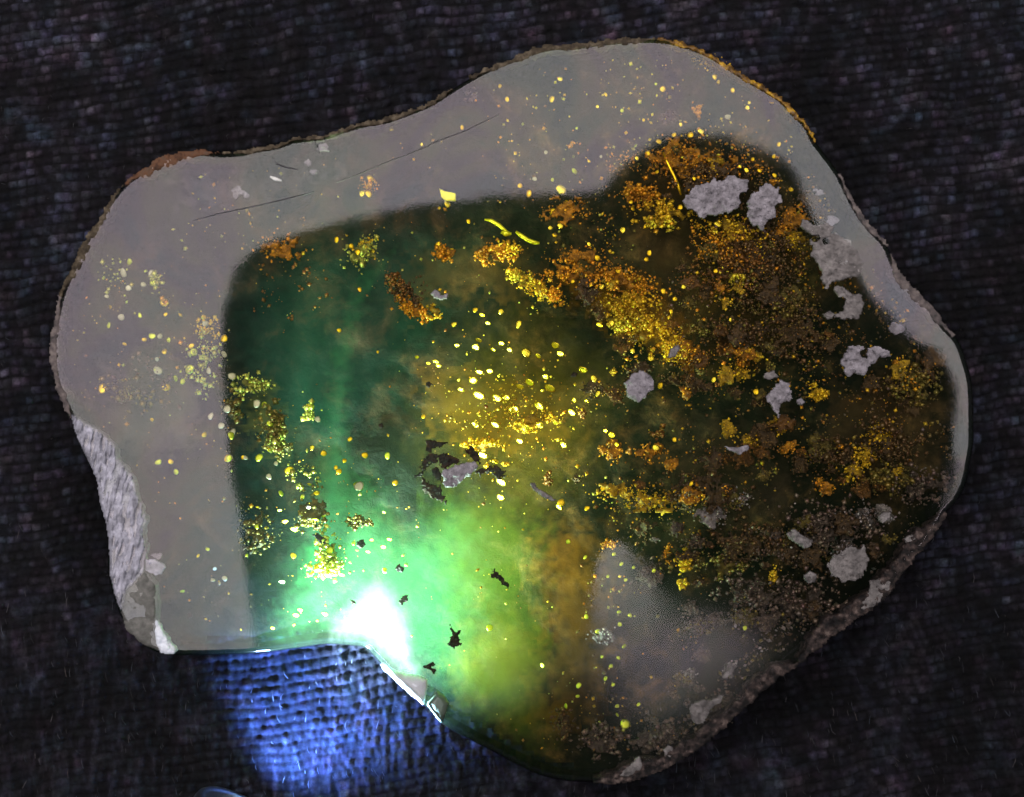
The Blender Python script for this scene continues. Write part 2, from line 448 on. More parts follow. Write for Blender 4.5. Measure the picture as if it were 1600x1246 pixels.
# ---- underside of the slab: mottled earthy skin seen through the amber
def mat_under():
    m, nt, out = nodes('mottled_underside')
    b = N(nt, 'ShaderNodeBsdfPrincipled'); b.inputs['Roughness'].default_value = 0.9; b.inputs['Specular IOR Level'].default_value = 0.1
    tc = N(nt, 'ShaderNodeTexCoord'); ob = tc.outputs['Object']
    n1 = noise(nt, 1.3, 7, 0.68, ob, 0.4); n2 = noise(nt, 4.2, 6, 0.68, ob, 0.3); n3 = noise(nt, 0.55, 3, 0.5, ob)
    # skin colours: near-black green, umber, ochre
    r1 = ramp(nt, n1.outputs['Fac'], [(0.40, (0.004, 0.006, 0.004)), (0.50, (0.016, 0.013, 0.008)), (0.60, (0.065, 0.045, 0.020)), (0.74, (0.20, 0.11, 0.03))])
    r2 = ramp(nt, n2.outputs['Fac'], [(0.35, (0.10, 0.12, 0.12)), (0.5, (0.7, 0.7, 0.7)), (0.68, (1.9, 1.75, 1.5))])
    mul = N(nt, 'ShaderNodeMix', data_type='RGBA', blend_type='MULTIPLY'); mul.inputs[0].default_value = 1
    nt.links.new(r1.outputs[0], mul.inputs[6]); nt.links.new(r2.outputs[0], mul.inputs[7])
    # the left end is clean dark amber without the earthy skin
    sx = N(nt, 'ShaderNodeSeparateXYZ'); nt.links.new(ob, sx.inputs[0])
    ad = N(nt, 'ShaderNodeMath', operation='ADD'); mu = N(nt, 'ShaderNodeMath', operation='MULTIPLY'); mu.inputs[1].default_value = 5.0
    nt.links.new(n3.outputs['Fac'], mu.inputs[0]); nt.links.new(mu.outputs[0], ad.inputs[0]); nt.links.new(sx.outputs['X'], ad.inputs[1])
    mr = N(nt, 'ShaderNodeMapRange'); mr.inputs['From Min'].default_value = 0.2; mr.inputs['From Max'].default_value = 2.6
    nt.links.new(ad.outputs[0], mr.inputs['Value'])
    mix = N(nt, 'ShaderNodeMix', data_type='RGBA'); nt.links.new(mr.outputs[0], mix.inputs[0])
    r3 = ramp(nt, n1.outputs['Fac'], [(0.38, (0.003, 0.009, 0.008)), (0.52, (0.016, 0.022, 0.017)), (0.62, (0.06, 0.042, 0.024)), (0.7, (0.11, 0.075, 0.05))])
    nt.links.new(r3.outputs[0], mix.inputs[6]); nt.links.new(mul.outputs[2], mix.inputs[7])
    nt.links.new(mix.outputs[2], b.inputs['Base Color'])
    bp = N(nt, 'ShaderNodeBump'); bp.inputs['Strength'].default_value = 0.6; bp.inputs['Distance'].default_value = 0.08
    nt.links.new(n2.outputs['Fac'], bp.inputs['Height']); nt.links.new(bp.outputs[0], b.inputs['Normal'])
    nt.links.new(b.outputs[0], out.inputs['Surface'])
    return m
inner = ring - nrm * 30
relief('underside', inner[::3], mat_under(), 0.14, 0.22, res=9, edge=60, rag=3, rough=0.45, seed=3, nscale=0.02)

# ---- cloudy zones inside; core, plume, lime and tip fogs paint the torch glow
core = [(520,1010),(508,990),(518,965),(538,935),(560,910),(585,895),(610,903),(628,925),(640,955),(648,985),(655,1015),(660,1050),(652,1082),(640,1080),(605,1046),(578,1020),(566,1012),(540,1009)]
relief('glow_core', core, fog('white_glow_core_fog', (0.40, 0.42, 0.38), (0.02, 0.01, 0.02)), 0.75, 0.5, 0.5, res=4, edge=85, rag=8, rough=0.3, seed=9, mode='soft')  # white core of the torch glow, added as a dense fog
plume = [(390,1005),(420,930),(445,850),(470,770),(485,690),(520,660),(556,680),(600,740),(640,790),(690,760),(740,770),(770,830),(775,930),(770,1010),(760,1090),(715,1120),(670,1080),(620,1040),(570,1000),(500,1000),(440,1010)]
relief('green_glow_plume', plume, fog('green_glow_fog', (0.036, 0.16, 0.055), (0.03, 0.0, 0.06)), 0.78, 0.42, 0.5, res=8, edge=120, rag=34, rough=0.5, seed=19, mode='soft', nscale=0.014)  # green glow of the beam put into this fog's shape and colour
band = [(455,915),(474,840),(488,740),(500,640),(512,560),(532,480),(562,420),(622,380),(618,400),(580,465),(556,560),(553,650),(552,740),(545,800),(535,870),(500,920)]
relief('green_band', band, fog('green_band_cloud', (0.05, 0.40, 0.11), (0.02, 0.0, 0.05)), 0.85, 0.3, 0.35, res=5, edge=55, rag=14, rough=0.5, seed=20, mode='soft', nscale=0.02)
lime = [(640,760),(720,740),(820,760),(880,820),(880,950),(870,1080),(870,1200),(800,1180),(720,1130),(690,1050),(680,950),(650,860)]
relief('lime_glow', lime, fog('lime_glow_fog', (0.075, 0.125, 0.010), (0.0, 0.0, 0.15)), 0.75, 0.45, 0.5, res=8, edge=110, rag=40, rough=0.6, seed=21, mode='soft', nscale=0.014)  # yellow-green side of the glow, put into a tinted fog
teal = [(370,420),(480,370),(640,340),(760,330),(800,400),(700,520),(640,640),(560,700),(440,760),(380,850),(360,700),(350,520)]
relief('teal_cloud', teal, fog('teal_cloud_haze', (0.006, 0.065, 0.042), (0.05, 0.0, 0.0)), 0.6, 0.45, 0.35, res=9, edge=110, rag=50, rough=0.8, seed=22, mode='soft', nscale=0.014)
olive = [(620,720),(640,600),(700,500),(800,450),(900,480),(985,580),(980,700),(930,790),(860,860),(780,860),(700,800)]
relief('olive_cloud', olive, fog('olive_cloud_haze', (0.115, 0.085, 0.002), (0.0, 0.03, 0.25)), 0.7, 0.45, 0.4, res=9, edge=150, rag=45, rough=0.5, seed=29, mode='soft', nscale=0.014)
tip = [(680,1040),(720,960),(800,930),(880,980),(880,1100),(895,1160),(870,1206),(800,1180),(740,1145),(700,1110)]
relief('amber_haze', tip, fog('tip_glow_fog', (0.13, 0.10, 0.012), (0.0, 0.05, 0.25)), 0.85, 0.4, 0.45, res=6, edge=90, rag=34, rough=0.8, seed=38, mode='soft', nscale=0.02)  # olive glow near the tip, added as tinted fog
russet = [(820,830),(880,790),(960,820),(980,930),(970,1050),(950,1150),(870,1190),(810,1140),(820,1000),(810,900)]
relief('russet_cloud', russet, fog('russet_cloud_haze', (0.34, 0.14, 0.012), (0.0, 0.05, 0.25)), 0.65, 0.4, 0.35, res=7, edge=110, rag=60, rough=0.9, seed=39, mode='soft', nscale=0.022)

for i_, (pl_, sc_, z_) in enumerate([
  ([(950,300),(1040,230),(1180,240),(1270,330),(1290,470),(1250,600),(1130,600),(1010,560),(960,430)], (0.13,0.06,0.015), 0.8),
  ([(860,440),(930,415),(1040,440),(1090,520),(1060,570),(960,540),(900,490)], (0.6,0.26,0.01), 1.0),
  ([(1280,600),(1400,560),(1490,620),(1480,760),(1380,800),(1290,720)], (0.16,0.085,0.03), 0.8),
  ([(600,420),(680,370),(820,380),(900,440),(860,490),(700,480),(640,520)], (0.22,0.10,0.02), 0.8),
  ([(1080,640),(1230,640),(1260,780),(1150,880),(1050,840),(1020,720)], (0.11,0.07,0.04), 0.8),
  ([(640,560),(740,560),(900,600),(900,700),(760,730),(660,680)], (0.26,0.12,0.01), 0.75),
  ([(380,580),(440,600),(460,680),(450,740),(400,700),(360,660)], (0.30,0.24,0.03), 1.0),
  ([(150,560),(260,540),(330,600),(320,700),(230,740),(150,690)], (0.30,0.24,0.19), 0.9),
  ([(240,270),(380,260),(520,240),(560,270),(400,330),(280,330)], (0.22,0.17,0.20), 1.0)]):
    relief('amber_haze', pl_, fog('amber_haze_%d' % i_, sc_, (0.0, sc_[0] * 0.15, sc_[0] * 0.4)), z_, 0.28, 0.25, res=6, edge=50, rag=55 if i_ != 7 else 30, rough=0.9, seed=800 + i_, mode='soft', nscale=0.03)
# ---- rim skin
def rim(name, i0, i1, inset, mat, seed=1):
    """a ragged flake of weathered skin along the edge between two outline points"""
    a = int(np.argmin(((ring - i0) ** 2).sum(1))); b = int(np.argmin(((ring - i1) ** 2).sum(1)))
    n = len(ring); cnt = (b - a) % n; ids = [(a + k) % n for k in range(cnt + 1)]
    t = np.arange(cnt + 1); e = np.clip(np.minimum(t, cnt - t) / 6.0, 0.15, 1)
    w = inset * (0.25 + 1.3 * fbm(t * 0.13, t * 0 + seed * 3.1, seed, 4)) * e
    o_ = ring[ids] + nrm[ids] * 1.5; i_ = ring[ids] - nrm[ids] * w[:, None]
    return relief(name, np.vstack([o_, i_[::-1]]), mat, 1.35, 0.062, 0.45, res=1.8, edge=5, rag=5.0, rough=0.6, seed=seed + 40, nscale=0.16)
def oi(px, py): return int(np.argmin([(x - px) ** 2 + (y - py) ** 2 for x, y in OUT]))
SK_brown = matte('brown_weathered_skin', [(0.02,0.014,0.008),(0.06,0.045,0.026),(0.15,0.12,0.08)], scale=8, bump=0.8)
SK_rust = matte('rusty_skin', [(0.03,0.014,0.008),(0.12,0.055,0.026),(0.09,0.06,0.04)], scale=8, bump=0.8)
SK_gold = matte('golden_skin', [(0.03,0.018,0.008),(0.16,0.08,0.01),(0.70,0.40,0.02)], scale=7, bump=0.6, rough=0.4)
SK_grey = matte('grey_brown_skin', [(0.03,0.03,0.028),(0.11,0.09,0.085),(0.2,0.17,0.15)], scale=8, bump=0.8)
SK_dark = matte('dark_earthy_skin', [(0.003,0.002,0.002),(0.010,0.008,0.007),(0.05,0.035,0.03),(0.16,0.12,0.10)], scale=7, bump=1.0)
for nm, a, b, w_, m_, sd in [
    ('rim_skin', (112,657), (94,464), 10, SK_grey, 1), ('rim_skin', (94,464), (193,289), 10, SK_brown, 2),
    ('rim_skin', (193,289), (340,240), 12, SK_rust, 3), ('rim_skin', (458,219), (708,139), 5, SK_brown, 4),
    ('rim_skin', (737,121), (1025,61), 9, SK_brown, 5), ('rim_skin', (1025,61), (1274,221), 6, SK_gold, 6),
    ('rim_skin', (1312,273), (1386,385), 7, SK_grey, 7), ('rim_skin', (1395,400), (1490,523), 14, SK_grey, 8),
    ('rim_skin', (1478,803), (1248,1035), 22, SK_dark, 10),
    ('rim_skin', (1248,1035), (928,1223), 20, SK_dark, 11), ('rim_skin', (350,240), (458,219), 5, SK_brown, 12)]:
    rim(nm, a, b, w_, m_, seed=sd)

# ---- pale matrix patches filling pits in the polished face
M_pale = matte('pale_clay', [(0.14,0.13,0.135),(0.26,0.24,0.255),(0.40,0.37,0.395)], scale=7, bump=1.0, bscale=16, detail=8, bd=0.05)
M_pale2 = matte('buff_clay', [(0.09,0.082,0.078),(0.18,0.165,0.155),(0.30,0.275,0.26)], scale=6, bump=1.0, bscale=14, detail=8, bd=0.05)
O6, S6 = (1040, 240), 4.21
patches = [
 (Z_(O6,S6,[(105,315),(150,260),(200,205),(270,180),(350,170),(395,175),(430,145),(465,165),(530,180),(545,230),(490,260),(495,300),(470,360),(440,375),(370,400),(300,405),(240,425),(190,385),(120,345)]), M_pale),
 (Z_(O6,S6,[(560,290),(600,250),(650,200),(700,205),(745,240),(760,320),(720,350),(720,410),(690,430),(655,450),(640,500),(590,475),(560,430),(535,415),(550,370),(545,320)]), M_pale),
 (Z_(O6,S6,[(905,425),(960,450),(1020,470),(1070,455),(1110,480),(1100,520),(1140,540),(1200,560),(1230,600),(1290,700),(1310,760),(1260,820),(1180,830),(1100,850),(1060,890),(1030,820),(1000,740),(970,680),(970,620),(955,570),(1040,590),(1090,600),(1010,530),(930,520),(880,480)]), M_pale2),
 (Z_(O6,S6,[(1105,900),(1130,870),(1190,900),(1230,925),(1290,920),(1295,980),(1270,1080),(1180,1085),(1110,1075),(1170,1030),(1180,960),(1120,930)]), M_pale2),
 (Z_((1200,400),Q,[(350,520),(380,480),(400,440),(450,430),(460,450),(440,465),(430,490),(480,490),(500,455),(540,440),(600,460),(595,480),(540,495),(500,530),(470,570),(420,570),(385,590),(370,560)]), M_pale),
 (Z_((1200,400),Q,[(588,350),(610,323),(655,343),(658,368),(620,380),(600,372)]), M_pale),
 (Z_((1200,400),Q,[(-5,690),(30,640),(60,603),(100,620),(122,660),(110,700),(60,722),(50,790),(30,740),(0,712)]), M_pale),
 (Z_((1200,400),Q,[(-18,570),(30,562),(48,590),(10,604),(-22,592)]), M_pale2),
 (Z_((1200,400),Q,[(268,285),(300,268),(325,285),(310,305),(285,308)]), M_pale2),
 (Z_((1200,400),Q,[(140,705),(165,695),(185,712),(165,728),(145,722)]), M_pale),
 (Z_((800,400),Q,[(555,620),(575,580),(620,555),(655,570),(697,615),(680,650),(650,690),(600,712),(562,680)]), M_pale),
 (Z_((400,400),Q,[(908,1060),(930,1035),(990,1020),(1060,1010),(1087,1025),(1050,1060),(1000,1090),(970,1125),(935,1137),(908,1100)]), M_pale),
 (Z_((1200,846),Q,[(298,90),(350,50),(400,35),(470,30),(482,90),(470,170),(420,187),(380,197),(310,160),(293,120)]), M_pale2),
 (Z_((800,400),Q,[(1035,925),(1060,933),(1090,936),(1150,922),(1152,945),(1110,967),(1078,960)]), M_pale),
 (Z_((800,846),Q,[(862,815),(890,790),(950,775),(1030,755),(1010,790),(960,830),(930,880),(900,890),(862,850)]), M_pale2),
 (Z_((800,846),Q,[(528,1138),(560,1100),(620,1048),(637,1080),(620,1112),(560,1147)]), M_pale2),
 (Z_((800,400),Q,[(758,495),(775,455),(808,432),(818,450),(790,492)]), M_pale2),
 (Z_((400,400),Q,[(855,185),(872,168),(892,178),(895,198),(930,188),(928,208),(905,212),(865,205)]), M_pale),
 (Z_((1200,650),3.56,[(615,560),(640,535),(680,540),(675,575),(640,595),(618,585)]), M_pale2),
 (Z_((1200,650),3.56,[(105,655),(150,630),(200,680),(245,690),(240,720),(200,740),(170,710),(120,690)]), M_pale2),
 (Z_((850,950),3.556,[(990,385),(1010,360),(1045,335),(1045,355),(1020,390),(1000,395)]), M_pale2),
 (Z_((850,950),3.556,[(665,790),(690,765),(718,780),(710,830),(680,830)]), M_pale2),
 (Z_((1200,650),3.56,[(200,890),(230,868),(268,885),(262,920),(225,932),(203,912)]), M_pale2),
 (Z_((800,400),Q,[(90,1105),(110,1110),(130,1140),(165,1160),(215,1185),(205,1195),(150,1170),(105,1140)]), M_pale2),
 (Z_((1200,846),Q,[(500,200),(545,180),(600,190),(590,240),(540,290),(490,330),(450,325),(480,270)]), M_pale2),
 (Z_((1200,650),3.56,[(760,685),(800,665),(835,675),(800,700),(770,705)]), M_pale2),
]
for i, (pl, m_) in enumerate(patches):
    sz = max(np.ptp([p[0] for p in pl]), np.ptp([p[1] for p in pl]))
    relief('clay_patch', pl, m_, TOP - 0.005, 0.06 if sz > 25 else 0.04, res=1.5, edge=7, rag=min(7.0, sz * 0.10), rough=1.0, seed=100 + i, nscale=0.17)

# ---- broken facets at the left and by the torch
M_facet = matte('fresh_chipped_amber', [(0.16,0.16,0.18),(0.34,0.34,0.39),(0.58,0.58,0.66)], scale=5, bump=0.6, rough=0.5)
M_facet2 = matte('dull_chipped_amber', [(0.08,0.08,0.07),(0.13,0.13,0.115),(0.19,0.185,0.165)], scale=8, bump=0.8, rough=0.5)
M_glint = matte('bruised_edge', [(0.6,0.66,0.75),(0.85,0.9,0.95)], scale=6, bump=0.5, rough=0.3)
OL, SL = (60, 600), 2.71
relief('chipped_facet', Z_(OL,SL,[(140,130),(190,160),(250,195),(290,230),(325,265),(335,320),(370,360),(405,395),(410,450),(435,510),(455,580),(440,640),(455,700),(440,810),(400,850),(375,870),(350,960),(322,890),(303,800),(302,700),(292,600),(262,500),(247,400),(205,310),(170,240),(152,180)]), M_facet, 1.30, 0.135, 0.35, res=1.6, edge=9, rag=1.5, rough=0.75, seed=200, grain=(0.26, 0.06, -0.03, 0.05))
relief('chipped_facet', Z_(OL,SL,[(400,850),(450,790),(500,850),(500,980),(500,1060),(515,1130),(440,1100),(372,1040),(352,970),(375,880)]), M_facet2, 1.32, 0.10, 0.35, res=1.6, edge=9, rag=2, rough=0.35, seed=201, nscale=0.05)
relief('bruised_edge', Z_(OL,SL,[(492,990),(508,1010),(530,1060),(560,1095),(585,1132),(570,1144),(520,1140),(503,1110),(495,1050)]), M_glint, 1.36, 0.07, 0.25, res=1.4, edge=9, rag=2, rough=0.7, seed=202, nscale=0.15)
relief('bruised_edge', Z_(OL,SL,[(458,745),(490,740),(520,755),(535,785),(520,810),(480,805),(455,790)]), M_facet, TOP-0.02, 0.045, res=1.4, edge=14, rag=4, rough=0.9, seed=203, nscale=0.15)
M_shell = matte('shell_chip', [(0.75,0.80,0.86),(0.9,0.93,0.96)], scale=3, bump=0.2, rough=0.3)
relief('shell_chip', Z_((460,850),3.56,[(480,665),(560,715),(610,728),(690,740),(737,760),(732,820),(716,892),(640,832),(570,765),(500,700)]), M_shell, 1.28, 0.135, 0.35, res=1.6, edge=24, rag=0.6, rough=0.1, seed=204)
relief('shell_chip', Z_((460,850),3.56,[(737,892),(790,822),(830,850),(857,890),(843,940),(817,996),(775,945)]), matte('dull_shell_chip', [(0.10,0.15,0.12),(0.16,0.2,0.16)], scale=3, bump=0.2, rough=0.25), 1.28, 0.135, 0.3, res=1.6, edge=14, rag=0.6, rough=0.1, seed=205)

def hairline(pts, r, mat, z=1.25):
    V = []; F = []
    for i, (x, y) in enumerate(pts):
        rr_ = r * (0.3 if i in (0, len(pts) - 1) else 1); c = W(x, y, z)
        V += [(c[0], c[1] + rr_ / 100, z), (c[0], c[1], z + rr_ / 100), (c[0], c[1] - rr_ / 100, z), (c[0], c[1], z - 0.12)]
    for i in range(len(pts) - 1):
        for k in range(4): F.append((i * 4 + k, i * 4 + (k + 1) % 4, (i + 1) * 4 + (k + 1) % 4, (i + 1) * 4 + k))
    return obj('healed_crack', V, F, mat, slab)
M_crack = matte('healed_crack_dark', [(0.06,0.06,0.065),(0.12,0.11,0.12)], bump=0)
hairline([(300,345),(345,333),(400,322),(450,310),(490,300)], 0.9, M_crack, 1.41)
hairline([(525,285),(560,272),(600,255),(640,240),(690,218),(730,203),(780,178)], 0.6, M_crack, 1.405)
hairline([(425,245),(432,256),(448,262),(465,265)], 1.3, M_crack, 1.405)
hairline([(490,218),(497,230),(499,240)], 1.6, M_crack, 1.405)
for i_, (x_, y_, r_) in enumerate([(372,300,12),(384,305,6),(490,269,5),(505,232,9),(480,255,6),(1280,300,9),(1300,345,12),(245,870,8)]):
    relief('bruised_spot', [(x_ + r_ * math.cos(t) * random.uniform(.5, 1.1), y_ + r_ * 0.8 * math.sin(t) * random.uniform(.5, 1.1)) for t in np.linspace(0, 2 * PI, 12)[:-1]], M_pale, TOP - 0.02, 0.032, res=1.3, edge=7, rag=r_ * 0.5, rough=1.0, seed=700 + i_, nscale=0.25)
# ---- dark plant debris
M_deb = matte('black_brown_debris', [(0.004,0.002,0.001),(0.012,0.006,0.003),(0.045,0.02,0.006)], scale=9, bump=0.8, rough=0.6)
debris = [
 Z_((400,400),Q,[(822,902),(868,898),(925,912),(902,935),(860,930),(850,960),(832,950)]),
 Z_((400,400),Q,[(810,985),(850,960),(890,975),(880,1010),(850,1000),(830,1040),(812,1070),(760,1085),(798,1055)]),
 Z_((400,400),Q,[(880,965),(925,965),(975,985),(998,1010),(950,1018),(930,1035),(905,1030),(890,1000)]),
 Z_((400,400),Q,[(812,1085),(850,1110),(885,1125),(900,1105),(905,1150),(925,1203),(880,1190),(830,1160),(808,1120)]),
 Z_((400,400),Q,[(855,1040),(880,1030),(905,1062),(900,1100),(880,1090),(862,1065)]),
 Z_((400,400),Q,[(1018,945),(1050,928),(1087,960),(1092,1012),(1060,1000),(1030,972)]),
 Z_((400,400),Q,[(1120,1030),(1180,1015),(1212,1050),(1203,1080),(1170,1087),(1150,1055),(1068,1062),(1070,1045)]),
 Z_((400,846),Q,[(945,408),(972,448),(1008,428),(985,470),(1002,512),(960,517),(938,502),(950,460)]),
 Z_((400,846),Q,[(810,612),(845,597),(865,583),(872,600),(852,615),(872,632),(862,642),(842,622),(820,624)]),
 Z_((400,846),Q,[(1148,140),(1165,142),(1185,165),(1212,190),(1238,227),(1205,217),(1180,180),(1150,180)]),
 Z_((400,846),Q,[(696,302),(712,270),(740,258),(737,290),(710,310)]),
 Z_((400,846),Q,[(678,130),(700,115),(722,135),(712,150),(690,148)]),
 Z_((400,846),Q,[(458,286),(478,292),(484,302),(468,308)]),
 Z_((340,560),3.28,[(486,905),(515,898),(550,928),(562,948),(528,952),(508,925)]),
 Z_((340,560),3.28,[(712,940),(745,932),(754,960),(735,978),(714,958)]),
 [(666,598),(671,596),(675,601),(671,606),(666,604)], [(592,663),(597,662),(599,667),(595,670),(591,668)],
 [(293,959),(298,958),(299,965),(295,967)],
 Z_((800,400),Q,[(285,580),(300,568),(322,575),(310,590),(288,592)]),
]
for i, pl in enumerate(debris):
    sz = max(np.ptp([p[0] for p in pl]), np.ptp([p[1] for p in pl]))
    relief('debris', pl, M_deb, 1.33 if i < 7 else 1.2, 0.03, 0.06, res=1.1, edge=5, ragf=0.3, rag=min(10, sz * 0.17), rough=0.6, seed=300 + i, nscale=0.2)

# ---- gold: stress spangles and grains
def mat_spangle(name, col, rough, metal):
    m, nt, out = nodes(name)
    b = N(nt, 'ShaderNodeBsdfPrincipled'); b.inputs['Base Color'].default_value = (*col, 1)
    b.inputs['Roughness'].default_value = rough; b.inputs['Metallic'].default_value = metal
    tc = N(nt, 'ShaderNodeTexCoord'); n2 = noise(nt, 18, 3, 0.6, tc.outputs['Object'])
    bp = N(nt, 'ShaderNodeBump'); bp.inputs['Strength'].default_value = 0.5; bp.inputs['Distance'].default_value = 0.006
    nt.links.new(n2.outputs['Fac'], bp.inputs['Height']); nt.links.new(bp.outputs[0], b.inputs['Normal'])
    nt.links.new(b.outputs[0], out.inputs['Surface'])
    return m
G_BRIGHT = mat_spangle('bright_gold_spangle', (1.0, 0.80, 0.055), 0.22, 0.9)
G_GOLD = mat_spangle('gold_spangle', (1.0, 0.66, 0.02), 0.28, 0.85)
G_GREEN = mat_spangle('yellow_green_spangle', (0.72, 0.80, 0.05), 0.32, 0.7)
G_ORANGE = mat_spangle('orange_spangle', (0.90, 0.42, 0.04), 0.4, 0.5)
G_PALE = mat_spangle('pale_spangle', (0.62, 0.60, 0.36), 0.45, 0.3)

disc_cache = {}
def disc_mesh(mat, var):
    key = (mat.name, var)
    if key in disc_cache: return disc_cache[key]
    r = random.Random(var); n = 9; V = [(0, 0, 0.06)]; F = []
    ra = [1 + r.uniform(-0.18, 0.18) for _ in range(n)]
    for z, s in ((0.045, 0.7), (-0.05, 1.0)):
        for k in range(n):
            a = 2 * PI * k / n; V.append((math.cos(a) * s * ra[k], math.sin(a) * s * ra[k] * (0.8 + 0.1 * var % 0.3), z))
    V.append((0, 0, -0.12))
    for k in range(n):
        j = (k + 1) % n
        F += [(0, 1 + k, 1 + j), (1 + k, 1 + n + k, 1 + n + j, 1 + j), (1 + n + k, 2 * n + 1, 1 + n + j)]
    me = bpy.data.meshes.new('spangle'); me.from_pydata(V, [], F); me.materials.append(mat)
    me.polygons.foreach_set('use_smooth', [True] * len(me.polygons)); me.update()
    disc_cache[key] = me
    return me

def spangle(px, py, r, mat, z=None, lit=True, stretch=1.0, rot=0.0):
    z = random.uniform(0.8, 1.28) if z is None else z
    me = disc_mesh(mat, random.randint(0, 4))
    o = bpy.data.objects.new('spangle', me); COL.objects.link(o); o.parent = slab
    p = Vector(W(px, py, z)); o.location = p
    dt = math.hypot(px - 392, py - 1292)
    if lit and (dt < 560 or math.hypot(px - 800, py - 620) < 190) and random.random() < 0.9:
        v = (Vector((0, 0, DIST + TOP)) - p).normalized(); tq = (Vector((LED_XY[0], LED_XY[1], LED_Z)) - p).normalized()
        nv = (v + tq).normalized(); nv = (nv + Vector((random.gauss(0, 0.06), random.gauss(0, 0.06), 0))).normalized()
    elif lit:   # a crack disc tipped towards the ceiling light beside the photographer
        az = random.uniform(0, 2 * PI); tip = random.uniform(0.26, 0.34)
        # away from what the lens hides: the disc's mirror ray leaves at twice its tilt
        v = Vector((0, 0, DIST + TOP)) - p; v.normalize()
        tgt = Vector((random.choice([random.uniform(-47, -31), random.uniform(31, 38)]), random.uniform(14, 44), TOP + 62)) - p; tgt.normalize()
        nv = (v + tgt).normalized()
    else:
        nv = Vector((random.gauss(0, 0.35), random.gauss(0, 0.35), 1)).normalized()
    q = nv.to_track_quat('Z', 'Y'); o.rotation_mode = 'QUATERNION'
    o.rotation_quaternion = q @ Matrix.Rotation(rot, 3, 'Z').to_quaternion()
    o.scale = (r / 100 * stretch, r / 100, r / 100)
    return o

# the bright shower in the middle of the slab (photo pixels, radius)
def zz(off, pts): return [(off[0] + x / Q, off[1] + y / Q, r) for x, y, r in pts]
bright = zz((800,400), [(32,332,5),(210,437,6),(235,478,5.5),(70,472,6),(126,489,5),(345,557,6.5),(165,588,5),(85,616,6),(38,637,5),(183,645,7),(148,657,3),(12,747,6.5),(130,730,7.5),(70,840,8),(136,823,6.5),(37,903,5.5),(212,815,4),(250,921,5.5),(425,337,5.5),(480,330,6.5),(525,342,8),(435,150,5),(395,205,5),(302,704,5),(290,762,5.5),(485,872,5.5),(455,852,4),(443,937,4.5),(510,918,4),(702,934,5.5),(400,598,5),(418,670,4),(588,462,4.5),(675,500,5.5),(722,632,4.5),(737,172,5),(792,211,4),(835,152,4),(240,1200,6),(228,1222,6),(365,1228,4.5),(364,708,3),(653,18,4),(415,10,5),(992,74,4),(1065,312,4),(775,270,4),(982,603,4.5),(1187,662,5),(620,1175,4),(442,1130,4),(552,1138,3.5),(873,1108,3.5),(790,895,4),(296,124,3.5),(185,117,4),(518,74,4)])
bright += zz((400,400), [(1058,605,6.5),(1083,679,7.5),(1173,692,6.5),(1215,690,6),(1240,748,5),(1066,823,6),(1165,825,7),(1102,970,6.5),(1192,1100,7),(1190,1177,7),(1087,566,4.5),(1138,562,5),(997,652,5),(1070,443,6),(1082,411,4.5),(1235,457,4.5),(1152,457,4),(1194,427,4.5),(978,437,4),(1067,262,4.5),(1100,288,4),(1128,328,4),(1192,272,4),(963,333,5),(873,515,4.5),(888,535,4),(838,523,3.5),(783,494,3.5),(815,782,3.5),(457,892,3.5),(405,362,3.5),(505,163,4),(328,962,5),(530,970,5),(404,1048,4.5),(388,1030,3.5),(678,1103,4.5),(272,933,4),(593,468,2.5),(297,1155,4.5),(256,1225,5)])
bright += zz((800,0), [(240,922,8),(82,942,5.5),(38,905,4),(195,483,4.5),(235,385,4.5),(415,520,3),(733,434,5),(870,658,5),(920,640,5),(788,657,4),(715,690,4),(660,747,4),(608,770,4),(822,607,3.5),(988,375,5),(1004,400,3.5),(1074,440,3.5),(1145,525,4),(1155,500,3.5),(1142,830,4),(1150,852,4),(1172,776,3),(1110,810,3.5),(887,870,3.5),(268,992,5),(198,1030,5),(186,1110,4),(236,1100,4.5),(538,1120,5),(375,1190,3.5),(668,1232,4),(990,1128,4),(1002,1092,5),(1095,1093,4),(820,1010,4.5),(648,1102,3),(1205,832,3.5),(208,1145,4)])
bright += zz((400,0), [(515,942,5.5),(548,944,5),(556,870,5),(932,992,6.5),(885,1190,5),(950,1218,4),(1188,1203,6.5),(1035,1077,4),(462,1200,4.5),(495,1228,4.5),(392,1167,4.5),(1062,463,4),(1222,484,3.5),(1188,420,3.5),(1003,622,3.5),(808,705,3),(660,628,4),(568,1225,4)])
bright += zz((1200,0), [(53,703,3.5),(32,855,3.5),(28,762,3.5),(113,925,3.5),(18,495,4)])
for x, y, r in bright:
    near = math.hypot(x - 800, y - 620) < 135
    m_ = G_BRIGHT if (near or r >= 6.5) else random.choice([G_GOLD, G_GOLD, G_BRIGHT])
    spangle(x, y, r * (1.28 if near else 1.12), m_, z=random.uniform(1.0, 1.3) if near else None)
